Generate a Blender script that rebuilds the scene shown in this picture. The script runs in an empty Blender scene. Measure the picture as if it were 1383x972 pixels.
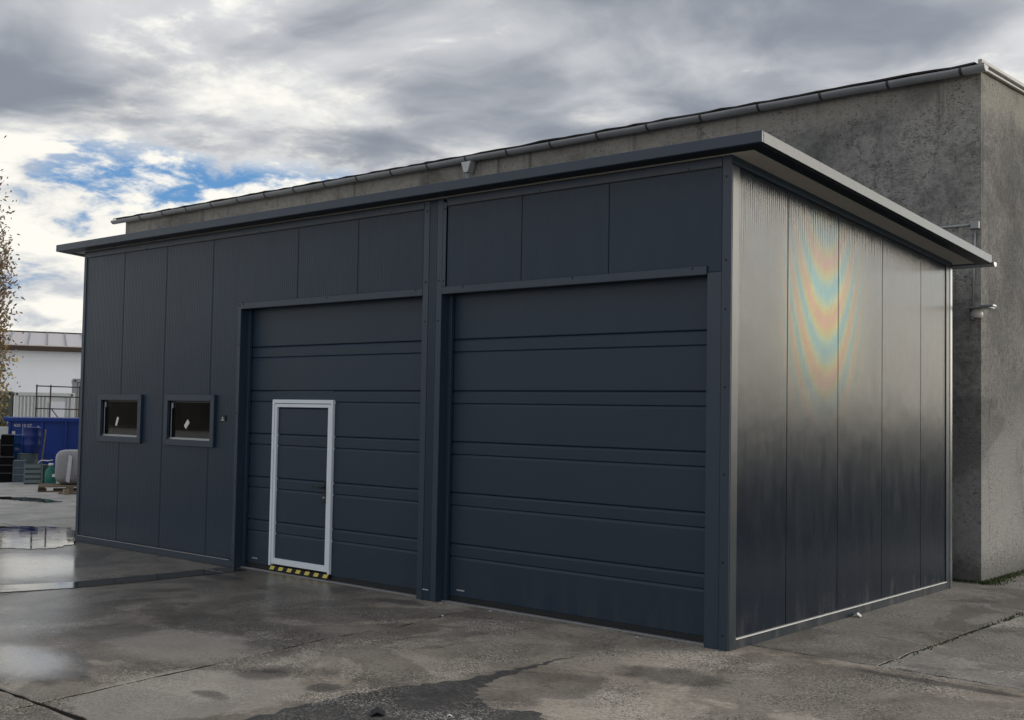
import bpy, bmesh, math, random
from mathutils import Vector, Matrix
R = math.radians
rng = random.Random(7)
S = bpy.context.scene
COL = S.collection

# ------------------------------------------------------------------ camera
cam_d = bpy.data.cameras.new('camera')
cam = bpy.data.objects.new('camera', cam_d); COL.objects.link(cam); S.camera = cam
cam_d.sensor_width = 36.0
cam_d.lens = 36.0 * 1550.3 / 1383.0
cam_d.clip_start = 0.05; cam_d.clip_end = 3000
YAW, PITCH, ROLL = 0.71273, 0.04544, 0.017856
f0 = Vector((-math.sin(YAW), math.cos(YAW), 0)); r0 = Vector((math.cos(YAW), math.sin(YAW), 0)); u0 = Vector((0, 0, 1))
fw = f0 * math.cos(PITCH) + u0 * math.sin(PITCH); up = -f0 * math.sin(PITCH) + u0 * math.cos(PITCH)
rr = r0 * math.cos(ROLL) + up * math.sin(ROLL); uu = -r0 * math.sin(ROLL) + up * math.cos(ROLL)
M = Matrix((rr, uu, -fw)).transposed().to_4x4(); M.translation = Vector((4.696, -8.1115, 1.863))
cam.matrix_world = M

# ------------------------------------------------------------------ sky, sun, exposure
SUN_AZ, SUN_EL = R(42), R(14)         # azimuth from +Y towards +X
sun_dir = Vector((math.sin(SUN_AZ) * math.cos(SUN_EL), math.cos(SUN_AZ) * math.cos(SUN_EL), math.sin(SUN_EL)))
sd = bpy.data.lights.new('sun', 'SUN'); sd.energy = .5; sd.angle = R(24); sd.color = (1.0, 0.93, 0.82)
sun = bpy.data.objects.new('sun', sd); COL.objects.link(sun)
sun.rotation_euler = sun_dir.to_track_quat('Z', 'Y').to_euler(); sun.location = (20, 60, 30)

SKY_A, SKY_B = (0.6, 9.4, 0), (3.5, 12.77, 0)   # where the cloud pattern sits
class NT:
    """small helper to write node trees"""
    def __init__(s, nt): s.t = nt; s.n = nt.nodes; s.l = nt.links
    def put(s, sock, v):
        if hasattr(v, 'is_output') or isinstance(v, bpy.types.NodeSocket): s.l.new(v, sock)
        elif isinstance(v, (tuple, list)):
            try: sock.default_value = v
            except Exception: sock.default_value = tuple(v) + (1,)
        elif v is not None: sock.default_value = v
    def m(s, op, a, b=None, c=None, clamp=False):
        n = s.n.new('ShaderNodeMath'); n.operation = op; n.use_clamp = clamp
        for i, v in enumerate((a, b, c)):
            if v is not None: s.put(n.inputs[i], v)
        return n.outputs[0]
    def vm(s, op, a, b=None, out=0):
        n = s.n.new('ShaderNodeVectorMath'); n.operation = op; s.put(n.inputs[0], a)
        if b is not None: s.put(n.inputs[1], b)
        return n.outputs['Value'] if op in ('DOT_PRODUCT', 'LENGTH', 'DISTANCE') else n.outputs[0]
    def sep(s, v):
        n = s.n.new('ShaderNodeSeparateXYZ'); s.put(n.inputs[0], v); return n.outputs
    def comb(s, x, y, z):
        n = s.n.new('ShaderNodeCombineXYZ')
        for i, v in enumerate((x, y, z)): s.put(n.inputs[i], v)
        return n.outputs[0]
    def noise(s, v, scale, detail=4, rough=.55, dist=0, color=False):
        n = s.n.new('ShaderNodeTexNoise'); s.put(n.inputs['Vector'], v); s.put(n.inputs['Scale'], scale)
        n.inputs['Detail'].default_value = detail; n.inputs['Roughness'].default_value = rough; n.inputs['Distortion'].default_value = dist
        return n.outputs['Color' if color else 'Fac']
    def voro(s, v, scale, feature='F1', out='Distance'):
        n = s.n.new('ShaderNodeTexVoronoi'); n.feature = feature; s.put(n.inputs['Vector'], v); n.inputs['Scale'].default_value = scale
        return n.outputs[out]
    def ss(s, v, a, b, lo=0., hi=1.):
        n = s.n.new('ShaderNodeMapRange'); n.interpolation_type = 'SMOOTHSTEP'; s.put(n.inputs[0], v)
        n.inputs[1].default_value = a; n.inputs[2].default_value = b; s.put(n.inputs[3], lo); s.put(n.inputs[4], hi)
        return n.outputs[0]
    def mix(s, f, a, b, mode='MIX'):
        n = s.n.new('ShaderNodeMix'); n.data_type = 'RGBA'; n.blend_type = mode; s.put(n.inputs[0], f)
        s.put(n.inputs[6], a if not isinstance(a, tuple) else tuple(a)[:3] + (1,)); s.put(n.inputs[7], b if not isinstance(b, tuple) else tuple(b)[:3] + (1,))
        return n.outputs[2]
    def bump(s, h, strength=.3, dist=.01, normal=None):
        n = s.n.new('ShaderNodeBump'); n.inputs['Strength'].default_value = strength; n.inputs['Distance'].default_value = dist
        s.put(n.inputs['Height'], h)
        if normal is not None: s.put(n.inputs['Normal'], normal)
        return n.outputs[0]

W = bpy.data.worlds.new('World'); S.world = W; W.use_nodes = True
W.node_tree.nodes.clear(); k = NT(W.node_tree)
sky = k.n.new('ShaderNodeTexSky'); sky.sky_type = 'NISHITA'; sky.sun_disc = False
sky.sun_elevation = SUN_EL; sky.sun_rotation = SUN_AZ; sky.altitude = 100; sky.dust_density = 1.0
tc = k.n.new('ShaderNodeTexCoord'); d = tc.outputs['Generated']
dx, dy, dz = k.sep(d)
den = k.m('ADD', k.m('MAXIMUM', dz, 0.0), 0.16)
p = k.comb(k.m('DIVIDE', dx, den), k.m('DIVIDE', dy, den), 0.0)
rad = k.vm('LENGTH', p)
warp = k.vm('MULTIPLY', k.vm('SUBTRACT', k.noise(p, 1.4, 3, .5, 0, True), (.5, .5, .5)), (.5, .5, 0))
pw = k.vm('ADD', p, warp)
big = k.noise(k.vm('ADD', pw, (SKY_A)), 0.9, 3, .5)
mid = k.noise(k.vm('ADD', pw, (9.3, 4.1, 0)), 2.3, 6, .5)
den2 = k.m('ADD', k.m('MAXIMUM', dz, 0.0), 0.42)
p2 = k.vm('ADD', k.comb(k.m('DIVIDE', dx, den2), k.m('DIVIDE', dy, den2), k.m('MULTIPLY', dz, 3.)), k.vm('MULTIPLY', warp, (.35, .35, 0)))
fin = k.noise(k.vm('ADD', p2, (1.3, 8.1, 0)), 11.0, 8, .62)
puff = k.m('ADD', k.m('MULTIPLY', mid, .55), k.m('MULTIPLY', fin, .45))
# a grey deck overhead that breaks up into bright cloud towards the horizon
edge = k.m('ADD', rad, k.m('ADD', k.m('MULTIPLY', k.m('SUBTRACT', big, .5), 2.6), k.m('MULTIPLY', k.m('SUBTRACT', puff, .5), 3.2)))
deck = k.ss(edge, 2.25, 3.2, 1., 0.)
thick = k.m('ADD', k.m('MULTIPLY', big, .45), k.m('MULTIPLY', mid, .55))
deckcol = k.mix(k.ss(thick, .40, .62), (.15, .165, .195), (.42, .425, .435))
deckcol = k.mix(k.ss(k.m('ADD', k.m('MULTIPLY', puff, .6), k.m('MULTIPLY', big, .4)), .545, .64), deckcol, (.66, .65, .61))
lowcol = k.mix(k.ss(puff, .37, .55), (.33, .345, .375), (.605, .588, .54))
cloud = k.mix(deck, lowcol, deckcol)
# blue gaps in the broken part
hole = k.noise(k.vm('ADD', pw, (SKY_B)), .8, 2, .5)
gapn = k.m('ADD', k.m('MULTIPLY', hole, .38), k.m('MULTIPLY', k.m('SUBTRACT', 1., k.m('ADD', k.m('MULTIPLY', mid, .4), k.m('MULTIPLY', fin, .6))), .62))
gap = k.m('MULTIPLY', k.ss(gapn, .506, .582), k.ss(deck, .05, .5, 1., 0.))
gap = k.m('MULTIPLY', gap, k.ss(dz, .05, .11))
blue = k.mix(.6, k.vm('MULTIPLY', sky.outputs[0], (.05, .06, .075)), (.055, .19, .42))
col = k.mix(gap, cloud, blue)
# brighter air on the side of the hidden sun
glow = k.m('POWER', k.m('MAXIMUM', k.vm('DOT_PRODUCT', d, tuple(sun_dir)), 0.), 6.)
col = k.vm('MULTIPLY', col, k.comb(*[k.m('MULTIPLY_ADD', glow, g, 1.) for g in (3.6, 3.3, 2.75)]))
col = k.mix(k.ss(dz, -.02, .0), (.12, .115, .105), col)
bg = k.n.new('ShaderNodeBackground'); k.put(bg.inputs[0], col); bg.inputs[1].default_value = 1.0
# a little of the clear sky light comes through the clouds
bg2 = k.n.new('ShaderNodeBackground'); k.put(bg2.inputs[0], sky.outputs[0]); bg2.inputs[1].default_value = 0.05
mx = k.n.new('ShaderNodeMixShader'); mx.inputs[0].default_value = .06
k.l.new(bg.outputs[0], mx.inputs[1]); k.l.new(bg2.outputs[0], mx.inputs[2])
wo = k.n.new('ShaderNodeOutputWorld'); k.l.new(mx.outputs[0], wo.inputs[0])

S.view_settings.view_transform = 'Standard'; S.view_settings.look = 'None'
S.view_settings.exposure = 0.8; S.view_settings.gamma = 1.0; S.view_settings.use_curve_mapping = False

# ------------------------------------------------------------------ materials
MATS = {}
def new_mat(name):
    m = bpy.data.materials.new(name); m.use_nodes = True; m.node_tree.nodes.clear()
    k = NT(m.node_tree); b = k.n.new('ShaderNodeBsdfPrincipled'); o = k.n.new('ShaderNodeOutputMaterial')
    k.l.new(b.outputs[0], o.inputs[0]); MATS[name] = m
    return m, k, b, o
def pos(k): return k.n.new('ShaderNodeNewGeometry').outputs['Position']
def simple(name, col, rough=.6, metal=0., var=.25, scale=6., bump=.0, spec=.5, fine=0):
    m, k, b, o = new_mat(name); P = pos(k)
    n = k.noise(P, scale, 5, .6)
    k.put(b.inputs['Base Color'], k.mix(n, tuple(c * (1 - var) for c in col), tuple(min(1, c * (1 + var)) for c in col)))
    k.put(b.inputs['Roughness'], k.m('MULTIPLY_ADD', n, .25, max(.02, rough - .12))); b.inputs['Metallic'].default_value = metal
    b.inputs['Specular IOR Level'].default_value = spec
    if bump: k.put(b.inputs['Normal'], k.bump(k.noise(P, fine or scale * 8, 4, .6), bump, .01))
    return m
ANTH = (.018, .035, .060)
def steel(name, col=ANTH, rough=.34, ribs='v', film=False, coat=0., ribstr=.12, ior=1.55, ribd=.004, sinw=.1, spm=.3, rsc=46):
    m, k, b, o = new_mat(name); P = pos(k); x, y, z = k.sep(P)
    h = k.m('ADD', x, y)
    if ribs == 'v':
        vec = k.comb(k.m('MULTIPLY', h, 1.), 0, k.m('MULTIPLY', z, .035))
        rib = k.m('ADD', k.m('MULTIPLY', k.noise(vec, rsc, 3, .6), .75), k.m('MULTIPLY', k.m('SINE', k.m('MULTIPLY', h, 2 * math.pi / .036)), sinw))
    elif ribs == 'h':
        vec = k.comb(k.m('MULTIPLY', h, .06), 0, z)
        rib = k.noise(vec, 120, 4, .65)
    else:
        rib = k.noise(P, 90, 3, .6)
    blot = k.noise(P, 1.3, 5, .6); dust = k.noise(k.comb(k.m('MULTIPLY', h, 1.), 0, k.m('MULTIPLY', z, .25)), 7, 5, .65)
    c = k.mix(blot, tuple(v * .86 for v in col), tuple(v * 1.14 for v in col))
    # dried splash dust close to the ground, a stain of its own
    spl = k.m('MULTIPLY', k.ss(z, .02, .42, 1., 0.), k.ss(dust, .42, .75))
    c = k.mix(k.m('MULTIPLY', spl, spm), c, (.085, .08, .072))
    k.put(b.inputs['Base Color'], c)
    k.put(b.inputs['Roughness'], k.m('ADD', k.m('MULTIPLY_ADD', dust, .16, rough - .08), k.m('MULTIPLY', spl, .2)))
    wob = k.noise(P, 2.2, 2, .5)
    n1 = k.bump(wob, .05, .05)
    nr = k.bump(rib, ribstr, ribd, n1)
    k.put(b.inputs['Normal'], nr)
    b.inputs['IOR'].default_value = ior
    if coat:
        b.inputs['Coat Weight'].default_value = coat; b.inputs['Coat Roughness'].default_value = .22; b.inputs['Coat IOR'].default_value = 1.6
        k.put(b.inputs['Coat Normal'], nr)
    if film:
        # added film layer imitates rainbow moire bands: thickness follows nested parabolas
        yy = k.m('SUBTRACT', y, 1.72)
        ph = k.m('SUBTRACT', z, k.m('MULTIPLY', k.m('MULTIPLY', yy, yy), 2.1))
        ph = k.m('ADD', ph, k.m('MULTIPLY', k.m('SUBTRACT', k.noise(P, 14, 3, .6), .5), .06))
        th = k.m('MULTIPLY_ADD', k.m('SINE', k.m('MULTIPLY_ADD', ph, 2 * math.pi / .54, 1.2)), 36., 256.)
        b2 = k.n.new('ShaderNodeBsdfPrincipled')
        for nm in ('Base Color', 'Roughness', 'Normal', 'IOR'):
            s_ = b.inputs[nm]
            if s_.is_linked: k.l.new(s_.links[0].from_socket, b2.inputs[nm])
            else: b2.inputs[nm].default_value = s_.default_value
        k.put(b2.inputs['Thin Film Thickness'], th); b2.inputs['Thin Film IOR'].default_value = 1.85
        msk = k.m('MULTIPLY', k.ss(k.m('ABSOLUTE', yy), .10, 1.15, .30, 0.), k.m('MULTIPLY', k.ss(z, 1.7, 2.7), k.ss(z, 2.95, 3.7, 1., .15)))
        ms = k.n.new('ShaderNodeMixShader'); k.put(ms.inputs[0], msk)
        k.l.new(b.outputs[0], ms.inputs[1]); k.l.new(b2.outputs[0], ms.inputs[2]); k.l.new(ms.outputs[0], o.inputs[0])
    return m
steel('panel_steel', rough=.32, ribs='v', ribstr=.30, ior=1.38, sinw=.5)
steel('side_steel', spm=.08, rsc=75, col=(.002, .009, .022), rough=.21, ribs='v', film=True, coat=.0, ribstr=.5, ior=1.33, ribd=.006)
steel('door_steel', col=(.016, .034, .060), rough=.40, ribs='h', ribstr=.2, ior=1.46)
steel('trim_steel', col=(.021, .040, .068), rough=.36, ribs='n', ribstr=.03)
steel('corner_steel', col=(.014, .023, .036), rough=.30, ribs='n', ribstr=.0, ior=1.45)
steel('flashing_steel', col=(.030, .042, .066), rough=.26, ribs='n', ribstr=.03, coat=.9)
simple('soffit', (.48, .46, .42), .6, var=.12)
simple('silver', (.84, .91, 1.0), .4, .0, var=.05)
simple('silver_trim', (.50, .52, .54), .35, .5, var=.1)
simple('white_line', (.72, .72, .70), .45, var=.08)
simple('black_rubber', (.010, .011, .013), .55)
simple('black_metal', (.008, .008, .009), .35)
simple('dark_inside', (.03, .03, .032), .9)
simple('yellow_paint', (.80, .68, .16), .55, var=.15, scale=30)
simple('zinc', (.30, .31, .325), .4, .15, var=.3, scale=3)
simple('zinc_light', (.44, .46, .48), .4, .5, var=.2)
simple('bracket_metal', (.06, .06, .065), .5, .3)
simple('sheet_white', (.36, .34, .31), .45, var=.12)
simple('tar', (.05, .046, .042), .85, bump=.5)
simple('sticker', (.80, .80, .78), .5, var=.04)
simple('wood', (.20, .15, .10), .8, var=.4, scale=9, bump=.4)
simple('cardboard', (.33, .27, .19), .85)
simple('hall_brown', (.055, .047, .04), .8, scale=.7, var=.5)
simple('hall_roof', (.60, .57, .58), .6, var=.1)
simple('brown_dark', (.045, .03, .022), .8)
simple('blue_paint', (.003, .038, .26), .45, var=.3, scale=2)
simple('drum_blue', (.002, .022, .17), .4, var=.2)
simple('drum_light_blue', (.012, .075, .28), .4, var=.2)
simple('crate_black', (.004, .004, .005), .8, spec=.2)
simple('crate_edge', (.05, .05, .055), .6)
simple('grey_blue', (.075, .11, .15), .5, var=.2)
simple('grey_green', (.075, .105, .115), .5, var=.2)
simple('crate_grey', (.17, .21, .22), .55, var=.15)
simple('green_plastic', (.012, .16, .13), .4, var=.3)
simple('wrap', (.30, .295, .31), .3, var=.35, scale=5, bump=.8, fine=9)
simple('wrap_white', (.72, .71, .74), .35, var=.15, bump=.6, fine=12)
simple('cabin_white', (.56, .60, .60), .5, var=.08)
simple('cabin_green', (.17, .18, .15), .6, var=.15)
simple('cabin_grey', (.27, .29, .31), .6, var=.15)
simple('hall_white', (.74, .77, .83), .7, var=.06, scale=.6)
simple('rail_dark', (.085, .06, .05), .6, .3)
simple('bark', (.10, .085, .07), .9, bump=.8)
simple('leaf_brown', (.15, .105, .065), .6, var=.5, scale=3)
simple('leaf_yellow', (.34, .23, .03), .6, var=.4, scale=3)
simple('leaf_green', (.13, .14, .025), .6, var=.5, scale=4)
simple('moss', (.045, .07, .018), .9, var=.5, scale=9)
simple('litter_white', (.70, .70, .68), .6)
simple('leaf_dead', (.02, .02, .022), .6)
simple('stone_bits', (.30, .28, .25), .8, var=.6, scale=50)
simple('lens_white', (.6, .6, .56), .3)
simple('joint_earth', (.045, .04, .034), .75, var=.4, bump=.5, fine=60)  # dark dirt in the slab joints and caked on slab sides

m, k, b, o = new_mat('glass')
b.inputs['Base Color'].default_value = (.82, .86, .86, 1); b.inputs['Roughness'].default_value = .02
b.inputs['Transmission Weight'].default_value = 1.; b.inputs['IOR'].default_value = 1.45
m, k, b, o = new_mat('water'); P = pos(k)
k.put(b.inputs['Base Color'], k.mix(k.noise(P, 2, 4), (.02, .019, .018), (.045, .042, .038)))
k.put(b.inputs['Roughness'], k.ss(k.noise(P, 3.5, 5, .6), .35, .75, .02, .10)); b.inputs['IOR'].default_value = 1.33
k.put(b.inputs['Normal'], k.bump(k.noise(P, 5, 2, .5), .04, .01))

def ground_mat(name, dark, light, agg, wetbias, roughdry=.72, aggscale=105):
    m, k, b, o = new_mat(name); P = pos(k); x, y, z = k.sep(P)
    big = k.noise(P, .33, 6, .6, .4); mid = k.noise(k.vm('ADD', P, (7, 3, 0)), 1.7, 7, .65, .5); fin = k.noise(P, 26, 5, .65); vf = k.noise(P, 130, 2, .5)
    c = k.mix(k.ss(k.m('ADD', k.m('MULTIPLY', mid, .6), k.m('MULTIPLY', big, .4)), .36, .64), dark, light)
    c = k.mix(k.ss(fin, .32, .68), k.mix(.34, c, (.0, .0, .0)), k.mix(.12, c, (.5, .46, .41)))
    c = k.mix(k.ss(vf, .34, .66), k.mix(.26, c, (.02, .018, .015)), c)
    # exposed aggregate: pale and dark grains
    vc = k.voro(P, aggscale, 'F1', 'Color'); r_, g_, b_ = k.sep(vc)
    am = k.m('MULTIPLY', k.ss(k.noise(P, 1.1, 5, .6), .38, .62), agg)
    c = k.mix(k.m('MULTIPLY', k.m('GREATER_THAN', r_, .78), am), c, (.62, .575, .51))
    c = k.mix(k.m('MULTIPLY', k.m('LESS_THAN', r_, .22), k.m('MULTIPLY', am, .8)), c, (.03, .028, .026))
    # oil and tyre marks
    oil = k.ss(k.noise(k.vm('ADD', P, (2.2, 11.7, 0)), .9, 5, .6, .3), .60, .70)
    c = k.mix(k.m('MULTIPLY', oil, .5), c, (.03, .029, .03))
    med2 = k.noise(k.vm('ADD', P, (1.7, 5.1, 0)), 5.5, 6, .65, .4)
    # drying edges of old damp
    st_ = k.noise(k.vm('ADD', P, (12.1, 3.3, 0)), .62, 8, .62, .7)
    c = k.mix(k.m('MULTIPLY', k.ss(st_, .50, .535), .38), c, (.045, .04, .035))
    # a pale drier patch and a few oil blots
    def spotm(ex, ey, ea, eb, soft, rough_=1.6):
        q = k.m('ADD', k.m('POWER', k.m('DIVIDE', k.m('SUBTRACT', x, ex), ea), 2.), k.m('POWER', k.m('DIVIDE', k.m('SUBTRACT', y, ey), eb), 2.))
        return k.ss(k.m('ADD', q, k.m('MULTIPLY', k.m('SUBTRACT', k.m('ADD', k.m('MULTIPLY', mid, .65), k.m('MULTIPLY', med2, .35)), .5), rough_ * 2.6)), 1. - soft, 1. + soft, 1., 0.)
    pale = k.m('MAXIMUM', spotm(-1.80, -3.75, .62, .75, .12), spotm(-3.2, -2.9, .7, .5, .4))
    c = k.mix(k.m('MULTIPLY', pale, .5), c, k.mix(fin, (.34, .31, .28), (.50, .465, .42)))
    for e_ in ((-1.95, -3.07, .22, .16), (-1.31, -3.01, .12, .12), (-3.49, -.25, .35, .12), (.15, -1.05, .4, .25), (1.62, .12, .55, .07), (-1.7, -3.66, .16, .08), (-6.0, -.55, .35, .14)):
        c = k.mix(k.m('MULTIPLY', spotm(*e_, .6), .6), c, (.028, .028, .031))
    # damp film: more of it towards the left of the yard, and a few low spots that hold it
    wn = k.m('ADD', k.m('MULTIPLY', k.noise(k.vm('ADD', P, (4, 9, 0)), .42, 6, .6, .5), .75), k.m('MULTIPLY', fin, .18))
    grad = k.m('SUBTRACT', k.m('MULTIPLY', k.ss(x, -9., 1.0, 1., 0.), .37), k.m('MULTIPLY', k.ss(x, -.5, 2.), .14))
    grad = k.m('ADD', k.m('SUBTRACT', grad, k.m('MULTIPLY', pale, .12)), k.m('MULTIPLY', k.ss(x, -15., -9.5, 1., 0.), .20))
    ws = k.m('ADD', k.m('ADD', wn, grad), wetbias)
    for (ex, ey, ea, eb) in ((-3.55, -4.10, .75, .42), (-8.3, -1.75, 1.5, 1.0), (-5.6, -3.9, 1.4, .9)):
        q = k.m('ADD', k.m('POWER', k.m('DIVIDE', k.m('SUBTRACT', x, ex), ea), 2.), k.m('POWER', k.m('DIVIDE', k.m('SUBTRACT', y, ey), eb), 2.))
        ws = k.m('ADD', ws, k.m('MULTIPLY', k.ss(k.m('ADD', q, k.m('MULTIPLY', k.m('SUBTRACT', k.m('ADD', k.m('MULTIPLY', mid, .6), k.m('MULTIPLY', fin, .4)), .5), 3.0)), .1, 1.5, 1., 0.), .62 if ex > -5 else .34))
    ws = k.m('SUBTRACT', ws, k.m('MULTIPLY', k.ss(x, -14., -9.0, 1., 0.), .42))
    wet = k.ss(ws, .48, .74); film = k.ss(ws, .66, 1.30)
    c = k.mix(k.m('MULTIPLY', wet, .36), c, (.014, .013, .012))
    far = k.ss(x, -14., -9.0, 1., 0.)     # the open yard: its wet sky glare is lifted into the base colour
    k.put(b.inputs['Specular IOR Level'], k.m('MULTIPLY_ADD', far, .7, .3))
    c = k.mix(k.m('MULTIPLY', far, .7), c, k.mix(k.ss(mid, .35, .65), (.44, .425, .395), (.66, .635, .59)))
    k.put(b.inputs['Base Color'], c)
    k.put(b.inputs['Roughness'], k.m('ADD', k.m('MULTIPLY', k.m('SUBTRACT', 1., wet), roughdry - .34), k.m('MULTIPLY_ADD', fin, .22, .26)))
    k.put(b.inputs['Coat Weight'], k.m('MULTIPLY_ADD', film, .4, k.m('MULTIPLY', wet, .6))); b.inputs['Coat IOR'].default_value = 1.42
    k.put(b.inputs['Coat Roughness'], k.m('ADD', k.m('ADD', k.m('MULTIPLY_ADD', film, -.26, .30), k.m('MULTIPLY', fin, .10)), k.m('MULTIPLY', k.ss(x, -15., -9.5, 1., 0.), .26)))
    k.put(b.inputs['Coat Normal'], k.bump(fin, .05, .004))
    hgt = k.m('ADD', k.m('MULTIPLY', fin, .55), k.m('MULTIPLY', k.m('MULTIPLY', vf, am), .8))
    nb = k.n.new('ShaderNodeBump'); nb.inputs['Distance'].default_value = .006
    k.put(nb.inputs['Strength'], k.m('MULTIPLY_ADD', k.m('SUBTRACT', 1., wet), .40, .06)); k.put(nb.inputs['Height'], hgt)
    k.put(b.inputs['Normal'], nb.outputs[0])
    return m
ground_mat('concrete', (.27, .226, .182), (.66, .585, .49), 1.0, .0)
ground_mat('concrete_smooth', (.22, .20, .178), (.40, .37, .33), .5, -.12)
ground_mat('concrete_pale', (.34, .32, .29), (.62, .585, .53), 1.0, -.08)
ground_mat('asphalt', (.07, .07, .075), (.115, .114, .118), .8, .02, .7)
ground_mat('yard', (.34, .32, .295), (.62, .59, .54), .3, .0)
m, k, b, o = new_mat('bitumen'); P = pos(k)
k.put(b.inputs['Base Color'], k.mix(k.noise(P, 6, 5, .6), (.018, .017, .017), (.05, .047, .044)))
k.put(b.inputs['Roughness'], k.ss(k.noise(P, 4, 6, .65), .35, .75, .03, .16)); b.inputs['IOR'].default_value = 1.5
k.put(b.inputs['Normal'], k.bump(k.noise(P, 22, 3, .5), .04, .004))

def plaster(name, dark, light, pit, streak):
    m, k, b, o = new_mat(name); P = pos(k); x, y, z = k.sep(P)
    big = k.noise(P, .8, 6, .6, .3); fin = k.noise(P, 15, 7, .75); vf = k.noise(P, 60, 3, .6)
    c = k.mix(k.ss(big, .34, .66), dark, light)
    c = k.mix(k.ss(fin, .28, .62), k.mix(.52, c, (.02, .02, .02)), c)
    c = k.mix(k.m('MULTIPLY', k.ss(vf, .66, .74), .5), c, (.34, .33, .31))
    # smoother lighter band just below the gutter and old run-off streaks
    band = k.m('MULTIPLY', k.ss(k.m('ADD', z, k.m('MULTIPLY', big, .9)), 5.95, 6.25), .6)
    c = k.mix(band, c, (.42, .39, .335))
    st = k.noise(k.comb(k.m('MULTIPLY', k.m('ADD', x, y), 3.2), 0, k.m('MULTIPLY', z, .22)), 1.4, 6, .65)
    c = k.mix(k.m('MULTIPLY', k.ss(st, .54, .72), streak), c, (.03, .03, .03))
    if streak > .5: c = k.mix(k.m('MULTIPLY', k.ss(k.m('ADD', z, k.m('MULTIPLY', big, 3.)), 2.6, 3.8, 1., 0.), .6), c, (.40, .395, .39))
    # pits
    pv = k.voro(k.vm('ADD', k.vm('MULTIPLY', P, (1, 1, 2.1)), k.vm('MULTIPLY', k.noise(P, 9, 3, .6, 0, True), (.16, .16, .16))), 21)
    pm = k.m('MULTIPLY', k.ss(pv, .12, .30, 1., 0.), k.ss(k.noise(P, 1.6, 5, .65), .38, .60))
    pm = k.m('MULTIPLY', pm, pit)
    c = k.mix(k.m('MULTIPLY', pm, .8), c, (.025, .024, .024))
    # large old stains and hairline cracks
    stn = k.noise(k.vm('ADD', P, (3.3, 8.8, 1.1)), .55, 7, .65, .6)
    c = k.mix(k.m('MULTIPLY', k.ss(stn, .50, .60), .38), c, (.05, .05, .048))
    ck = k.voro(k.vm('ADD', k.vm('MULTIPLY', P, (1, 1, .8)), k.vm('MULTIPLY', k.noise(P, 2.2, 6, .65, 0, True), (.7, .7, .7))), .55, 'DISTANCE_TO_EDGE')
    ckm = k.m('MULTIPLY', k.ss(ck, .001, .005, 1., 0.), k.ss(k.noise(P, .9, 3, .5), .47, .57))
    c = k.mix(k.m('MULTIPLY', ckm, .6), c, (.02, .02, .02))
    # damp foot
    c = k.mix(k.m('MULTIPLY', k.ss(k.m('ADD', z, k.m('MULTIPLY', fin, .5)), .25, .7, 1., 0.), .55), c, (.035, .04, .025))
    k.put(b.inputs['Base Color'], c); b.inputs['Roughness'].default_value = .88
    h = k.m('SUBTRACT', k.m('ADD', k.m('MULTIPLY', fin, .7), k.m('MULTIPLY', vf, .45)), k.m('MULTIPLY', pm, .8))
    k.put(b.inputs['Normal'], k.bump(h, .9, .035))
    return m
plaster('plaster_rough', (.24, .24, .24), (.46, .445, .42), 1., .6)
plaster('plaster_side', (.15, .15, .147), (.30, .292, .278), .8, .75)

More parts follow.
